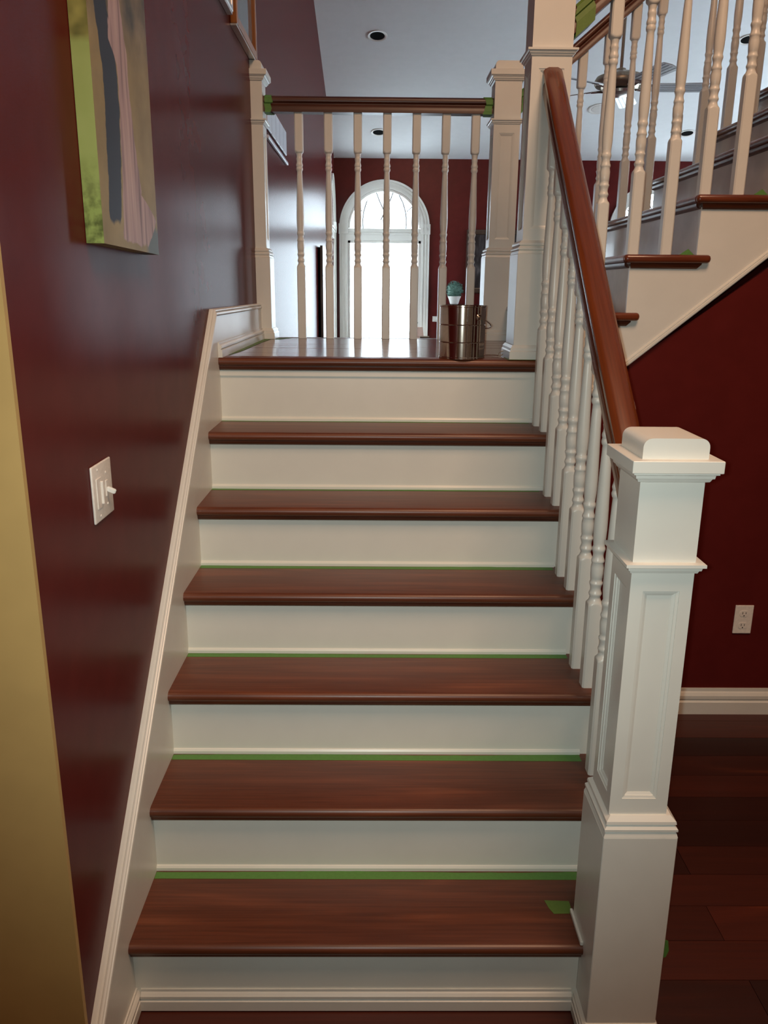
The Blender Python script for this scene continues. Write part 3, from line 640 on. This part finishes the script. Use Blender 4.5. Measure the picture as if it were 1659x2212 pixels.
for y, z in ((.086, 1.236), (.1325, 1.222), (.1325, 1.156), (.086, 1.142)):
    bm = lathe([(.0028, 0), (.0028, .0008), (.0018, .0016)], n=10); transform(bm, Matrix.Translation((XW + .0053, y, z)) @ Matrix.Rotation(R90, 4, 'Y')); add(sw, 'screw', bm, PLASTIC)
ol = empty('power_outlet', (1.93, 1.345, .39), label='white double power outlet on the maroon wall right of the front newel', category='outlet')
add(ol, 'plate', bevelled(1.897, 1.966, 1.3395, 1.3449, .336, .450, .002, 2), PLASTIC)
for zc in (.417, .369):
    o = [(1.9315 + .0165 * math.cos(a) , zc + max(-.0125, min(.0125, .0165 * math.sin(a)))) for a in [2 * math.pi * j / 24 for j in range(24)]]
    f = add(ol, 'socket', prism(o, 'y', 1.3382, 1.3396), PLASTIC)
    bm = BX(1.9245, 1.9265, 1.3378, 1.3384, zc - .002, zc + .007); box(bm, 1.9365, 1.9385, 1.3378, 1.3384, zc - .001, zc + .006); lathe([(.0024, 0), (.0024, .0006)], n=10, bm=(q := bmesh.new())); transform(q, Matrix.Translation((1.9315, 1.3384, zc - .008)) @ Matrix.Rotation(R90, 4, 'X'))
    me = bpy.data.meshes.new('x'); q.to_mesh(me); q.free(); bm.from_mesh(me)
    g2 = new_obj('slot', bm, DARK); g2.parent = f

# ------------------------------------------------------------ paint can on the landing
can = empty('paint_can', (.834, 1.372, LZ), label='shiny metal paint can standing on the front edge of the landing', category='paint can')
R_ = .0785; H_ = .178
prof = [(R_, 0), (R_ + .0015, .001), (R_ + .0015, .005), (R_, .007), (R_, .054), (R_ - .0016, .056), (R_, .058), (R_, .112), (R_ - .0016, .114), (R_, .116), (R_, .172), (R_ + .0018, .1735), (R_ + .0018, H_), (R_ - .005, H_), (R_ - .006, H_ - .006)]
add(can, 'body', transform(lathe(prof, n=64), Matrix.Translation((.834, 1.372, LZ))), CHROME, True, 25)
add(can, 'lid', transform(lathe([(R_ - .007, 0), (R_ - .007, .003), (R_ - .012, .003), (R_ - .013, .0005), (.002, .0005)], n=48), Matrix.Translation((.834, 1.372, LZ + H_ - .006))), STEEL, True)
for sgn, ang in ((1, -52), (-1, 128)):
    a = math.radians(ang); d2 = Vector((math.cos(a), math.sin(a), 0)); pos = Vector((.834, 1.372, LZ + .140)) + d2 * (R_ - .001)
    bm = lathe([(.0115, 0), (.0115, .002), (.009, .004), (.0085, .002), (.004, .002), (.0038, .007), (.001, .008)], n=20)
    transform(bm, Matrix.Translation(pos) @ d2.to_track_quat('Z', 'Y').to_matrix().to_4x4()); add(can, 'handle_ear', bm, CHROME, True)
a = math.radians(-52); d2 = Vector((math.cos(a), math.sin(a), 0)); e1v = Vector((.834, 1.372, LZ + .140)) + d2 * (R_ + .004); e2v = Vector((.834, 1.372, LZ + .140)) - d2 * (R_ + .004)
nrm = Vector((-d2.y, d2.x, 0)); path = []
for k in range(25):
    q = math.pi * k / 24; path.append(tuple(Vector((.834, 1.372, LZ + .140)) + d2 * (R_ + .006) * math.cos(q) + (nrm * 1.25 - Vector((0, 0, .50))) * (R_ + .004) * math.sin(q) ** .8))
add(can, 'wire_handle', tube(path, .0016), STEEL, True)
op = empty('can_opener', (.965, 1.46, LZ), label='small metal opener lying right of the paint can on the landing', category='opener')
add(op, 'shank', tube([(.925, 1.470, LZ + .003), (.957, 1.462, LZ + .004), (.975, 1.455, LZ + .004)], .0025), STEEL, True)
add(op, 'loop', tube([(.975 + .010 * (1 - math.cos(2 * math.pi * j / 12)), 1.455, LZ + .0105 + .008 * math.sin(2 * math.pi * j / 12 - .5)) for j in range(13)], .0018), BRASSW, True)

# ------------------------------------------------------------ green masking tape
def tape(label, pts, z, mat=TAPE, th=.0006, group=None):
    return tag(new_obj('masking_tape', prism(pts, 'z', z, z + th), mat), label, 'tape', group)
ords = ('first', 'second', 'third', 'fourth', 'fifth', 'sixth')
for i in range(1, 7):
    y = i * GO - .0065; w = (.027, .027, .024, .024, .018, .014)[i - 1]; xa, xb = .001, (1.09, 1.09, 1.091, 1.084, 1.075, 1.07)[i - 1]
    n = 46; back = []
    for j in range(n + 1):
        u = j / n; back.append((xa + (xb - xa) * u, y - .0015 - .002 * random.random() - (.002 * math.sin(u * 9 + i))))
    o = [(xa, y - w), (xb, y - w + random.uniform(-.003, .003))] + back[::-1]
    tape('green masking tape strip along the back of the %s tread from the floor' % ords[i - 1], o, i * RI + .0001, group='masking tape strips at the riser feet')
tape('short green tape piece on the first tread beside the front newel', [(.944, .116), (1.0022, .113), (1.0022, .082), (.9955, .080), (.9955, .074), (.958, .073), (.950, .090)], RI + .0001, TAPE2)
tape('green tape along the left side of the landing floor by the wall', [(.017, 1.42), (.030, 1.60), (.034, 1.85), (.036, 2.1), (.045, 2.36), (.060, 2.362), (.0145, 2.362), (.0145, 1.42)], LZ + .0001, TAPE2)
tape('dark green tape at the foot of the half newel on the landing', [(.064, 2.362), (.062, 2.41), (.105, 2.47), (.13, 2.465), (.105, 2.40), (.085, 2.362)], LZ + .0001)
tape('green tape under the tall newel at the front edge of the landing', [(.985, 1.2995), (1.10, 1.2995), (1.10, 1.312), (.9905, 1.312), (.9905, 1.40), (.985, 1.40)], LZ + .0001, TAPE2)
def peak(label, x, z, w):
    bm = prism([(x - w, z + .0004), (x + w * .9, z + .0004), (x + w * .1, z + .019)], 'y', 1.3345 - .001, 1.3345)
    return tag(new_obj('masking_tape', bm, TAPE), label, 'tape')
peak('green tape tip sticking up behind the ninth tread end, right of two spindles', 1.572, F2Z(9), .026)
peak('green tape tip on the tenth tread end at the right edge of the photo', 1.795, F2Z(10), .026)
def wrap(label, p, d, half_w, length, top, height, mat, seed):
    """torn tape wrapped around a rail end; p = rail axis at its top, d = direction along the rail"""
    rnd = random.Random(seed); d = Vector(d); h = Vector((d.x, d.y, 0)).normalized(); side = Vector((h.y, -h.x, 0)); p = Vector(p)
    prof = [(-.6, .0015), (.6, .0015), (1.0, -.010), (1.03, -.03), (.85, -.035), (.97, -.055), (.97, -height), (-.97, -height), (-.97, -.055), (-.85, -.035), (-1.03, -.03), (-1.0, -.010)]
    r0, r1 = [], []
    for u, v in prof:
        s0 = rnd.uniform(0, .006); s1 = length * rnd.uniform(.72, 1.1)
        r0.append(tuple(p + side * u * (half_w + .0012) + Vector((0, 0, v)) + d * s0)); r1.append(tuple(p + side * u * (half_w + .0012) + Vector((0, 0, v)) + d * s1))
    return tag(new_obj('masking_tape', loft([r0, r1], cap=False), mat), label, 'tape')
wrap('crumpled green tape around the left end of the landing guard rail', (.033, 2.46, 2.407), (1, 0, 0), .031, .04, 0, .070, TAPE, 1)
wrap('green tape around the right end of the landing guard rail', (1.047, 2.46, 2.407), (-1, 0, 0), .031, .042, 0, .070, TAPE, 2)
wrap('olive tape wrapped around the near upper handrail right of the tall newel', (1.152, 1.384, 2.4455), (1, 0, RK), .031, .07, 0, .095, TAPE2, 3)
wrap('dark green tape around the foot of the far upper handrail behind the tall newel', (1.168, 2.46, 2.437), (1, 0, RK), .031, .07, 0, .095, TAPE, 5)
tag(new_obj('masking_tape', prism([(1.1536, .192), (1.172, .198), (1.177, .215), (1.173, .240), (1.1536, .250)], 'y', -.0605, -.0597), TAPE), 'green tape scrap curling off the right side of the front newel low down', 'tape')

# ------------------------------------------------------------ ceiling lights and fan
cn = Vector((0, -.24, -1)).normalized()
def can_light(label, x, y, r=.092):
    z = ceil_z(y); q = empty('recessed_light', (x, y, z), label=label, category='ceiling light', group='recessed ceiling lights')
    q.rotation_euler = cn.to_track_quat('Z', 'Y').to_euler()
    new_obj('trim_ring', lathe([(r * .74, -.001), (r, -.001), (r, .004), (r * .96, .007), (r * .80, .006), (r * .74, .002)], n=40), PAPER, q, True)
    return q
for lab, x, y in (('recessed ceiling light above the landing guard, largest of the row', .526, 6.873), ('small recessed ceiling light seen between guard spindles below the handrail', .545, 8.86), ('recessed ceiling light between upper spindles right of the fan', 4.167, 8.80), ('recessed ceiling light at the upper right edge of the photo', 3.967, 6.861)):
    q = can_light(lab, x, y); new_obj('recess_shade', lathe([(.068, 0.0015), (.068, .003), (.03, .0025), (.001, .002)], n=40), DARK, q, True)  # flat black disc carries the shade of the recess in its colour
q = can_light('white recessed ceiling light with pale lens below the fan blade', 2.972, 8.228, .125); new_obj('lens', lathe([(.09, 0.001), (.085, .006), (.03, .012), (.001, .013)], n=40), PAPER, q, True)
FX, FYY, FZ = 2.45, 5.55, 3.145
fan = empty('ceiling_fan', (FX, FYY, FZ), label='silver and bronze ceiling fan seen through the upper spindles', category='ceiling fan')
cz = ceil_z(FYY)
add(fan, 'downrod', tube([(FX, FYY, FZ + .10), (FX, FYY, cz - .02)], .013), BRASSW, True)
add(fan, 'canopy', transform(lathe([(.02, -.09), (.05, -.08), (.075, -.03), (.08, .0), (.08, .04)], n=32), Matrix.Translation((FX, FYY, cz - .035))), BRASSW, True)
add(fan, 'motor_housing', transform(lathe([(.02, .135), (.035, .13), (.045, .105), (.12, .095), (.185, .07), (.20, .045), (.20, .02), (.19, .005), (.15, -.004), (.14, -.02), (.05, -.02)], n=40), Matrix.Translation((FX, FYY, FZ))), BRASSW, True)
add(fan, 'lower_hub', transform(lathe([(.10, -.02), (.115, -.03), (.11, -.05), (.07, -.065), (.03, -.07), (.01, -.075)], n=32), Matrix.Translation((FX, FYY, FZ))), STEEL, True)
for k in range(5):
    a = math.radians(-4 + 72 * k); T = Matrix.Translation((FX, FYY, FZ - .01)) @ Matrix.Rotation(a, 4, 'Z') @ Matrix.Rotation(math.radians(-13), 4, 'X')
    bm = tube([(.12, 0, -.012), (.17, .03, -.004), (.23, .028, .0)], .008); tube([(.12, 0, -.012), (.17, -.03, -.004), (.23, -.028, .0)], .008, bm=bm); box(bm, .20, .27, -.04, .04, -.004, -.001)
    add(fan, 'blade_arm', transform(bm, T), STEEL, True)
    o = [(.22, -.055), (.30, -.068), (.66, -.075), (.70, -.060), (.715, 0), (.70, .060), (.66, .075), (.30, .068), (.22, .055)]
    bl = add(fan, 'blade', transform(prism(o, 'z', 0, .006), T), BLADE)
    bm = bmesh.new()
    for q in (-.045, -.015, .015, .045): box(bm, .24, .695, q - .003, q + .003, -.0012, .0001)
    child(new_obj('stripe', transform(bm, T), BLADEL), fan)

# ------------------------------------------------------------ things in the far room
pn = empty('wood_panel', (.017, 6.8, 0), label='tall narrow dark brown wooden panel standing against the left wall of the far room', category='panel')
add(pn, 'board', bevelled(.004, .030, 6.4, 7.15, .0, 1.974, .003, 1), DARKWOOD); add(pn, 'gap_shade', BX(-.0195, .004, 6.44, 6.50, .0, 1.96), DARK)  # near-black strip added for the shadow gap between board and wall
ct = empty('console_table', (1.12, 9.22, 0), label='white console table under the arched window, top edge just visible', category='table')
add(ct, 'top', bevelled(.80, 1.46, 9.04, 9.40, .935, .963, .003, 1), WHITE)
add(ct, 'apron', BX(.83, 1.43, 9.07, 9.37, .85, .935), WHITE)
for x in (.83, 1.39):
    for y in (9.07, 9.33): add(ct, 'leg', BX(x, x + .04, y, y + .04, 0, .85), WHITE)
pl = empty('planter', (1.058, 9.2, .9635), label='small blush coloured planter with a sprig at the right of the arched window', category='planter')
add(pl, 'pot', sq_lathe(1.0, 1.116, 9.15, 9.25, [(.030, .9635), (.012, 1.108), (.014, 1.110), (.014, 1.116), (.004, 1.116), (.002, 1.10)]), SHADE)
add(pl, 'sprig', (lambda q: (tube([(1.045, 9.2, 1.10), (1.047, 9.2, 1.145), (1.030, 9.2, 1.176)], .006, bm=q), tube([(1.047, 9.2, 1.14), (1.066, 9.2, 1.178)], .005, bm=q), q)[2])(bmesh.new()), LEAF)
bx_ = empty('small_box', (1.15, 9.12, .9635), label='small dark wooden box beside the blush planter', category='box')
add(bx_, 'body', bevelled(1.092, 1.205, 9.06, 9.14, .9635, .998, .002, 1), DARKWOOD); add(bx_, 'lid', bevelled(1.088, 1.209, 9.056, 9.144, .998, 1.009, .002, 1), BRASSW)
og = empty('ornament', (1.352, 9.2, .9635), label='tiny cream ornament left of the paint can on the console', category='ornament')
add(og, 'figure', transform(lathe([(.020, 0), (.018, .006), (.010, .012), (.012, .03), (.017, .045), (.014, .058), (.004, .068), (.001, .070)], n=16), Matrix.Translation((1.352, 9.2, .9635))), PAPER, True)
mt = empty('mantel', (2.1, 9.45, 0), label='dark wooden mantel on the back wall, mostly hidden behind the newels', category='mantel')
add(mt, 'shelf', bevelled(1.40, 2.75, 9.30, 9.598, 1.36, 1.40, .004, 1), DARKWOOD)
for x in (1.48, 2.50): add(mt, 'pilaster', BX(x, x + .16, 9.45, 9.575, 0, 1.36), DARKWOOD)
add(mt, 'frieze', BX(1.64, 2.50, 9.47, 9.575, 1.08, 1.36), DARKWOOD)
tp = empty('topiary', (1.548, 9.42, 1.4005), label='round boxwood topiary ball in a white pot, half hidden by a guard spindle', category='plant')
add(tp, 'pot', transform(lathe([(.040, 0), (.055, .01), (.070, .06), (.085, .095), (.088, .105), (.080, .105), (.074, .095)], n=24), Matrix.Translation((1.548, 9.42, 1.4005))), PAPER, True)
bm = bmesh.new(); rnd = random.Random(3)
bmesh.ops.create_icosphere(bm, subdivisions=2, radius=.098); transform(bm, Matrix.Translation((1.548, 9.42, 1.582)))
for k in range(620):
    v = Vector((rnd.gauss(0, 1), rnd.gauss(0, 1), rnd.gauss(0, 1))).normalized(); c = Vector((1.548, 9.42, 1.582)) + v * (.094 + .022 * rnd.random())
    q = (v + Vector((rnd.uniform(-.8, .8), rnd.uniform(-.8, .8), rnd.uniform(-.8, .8)))).normalized(); s2 = q.cross(v if abs(q.dot(v)) < .9 else Vector((0, 0, 1))).normalized()
    bm.faces.new([bm.verts.new(c - q * .012), bm.verts.new(c + s2 * .006), bm.verts.new(c + q * .016), bm.verts.new(c - s2 * .006)])
tag(add(tp, 'foliage', bm, LEAF), kind='stuff')
pc = empty('framed_picture', (2.1, FY, 1.55), label='large dark framed picture on the back wall right of the arched window', category='picture')
for nm, a in (('frame_side', (1.70, 1.765, 1.545, 2.34)), ('frame_side', (2.56, 2.625, 1.545, 2.34)), ('frame_rail', (1.765, 2.56, 1.545, 1.605)), ('frame_rail', (1.765, 2.56, 2.28, 2.34))):
    add(pc, nm, bevelled(a[0], a[1], FY - .045, FY - .001, a[2], a[3], .008, 2), DARKWOOD)
add(pc, 'inner_bead', (lambda q: (box(q, 1.765, 1.774, FY - .032, FY - .02, 1.605, 2.28), box(q, 1.765, 2.56, FY - .032, FY - .02, 1.605, 1.613), q)[2])(bmesh.new()), BRASSW)
m, t, b = nt('grey_drapery_print'); mp = coords(t, (9, 1, 2.2)); nz = N(t, 'ShaderNodeTexNoise'); nz.inputs['Scale'].default_value = 1.4; nz.inputs['Distortion'].default_value = 1.5; t.links.new(mp.outputs[0], nz.inputs['Vector'])
r = ramp(t, [(.42, (.012, .010, .012)), (.60, (.05, .045, .05)), (.75, (.16, .14, .13))]); t.links.new(nz.outputs['Fac'], r.inputs[0]); t.links.new(r.outputs[0], b.inputs['Base Color']); b.inputs['Roughness'].default_value = .35
add(pc, 'print', BX(1.765, 2.56, FY - .020, FY - .004, 1.605, 2.28), m)
bpy.context.view_layer.update()
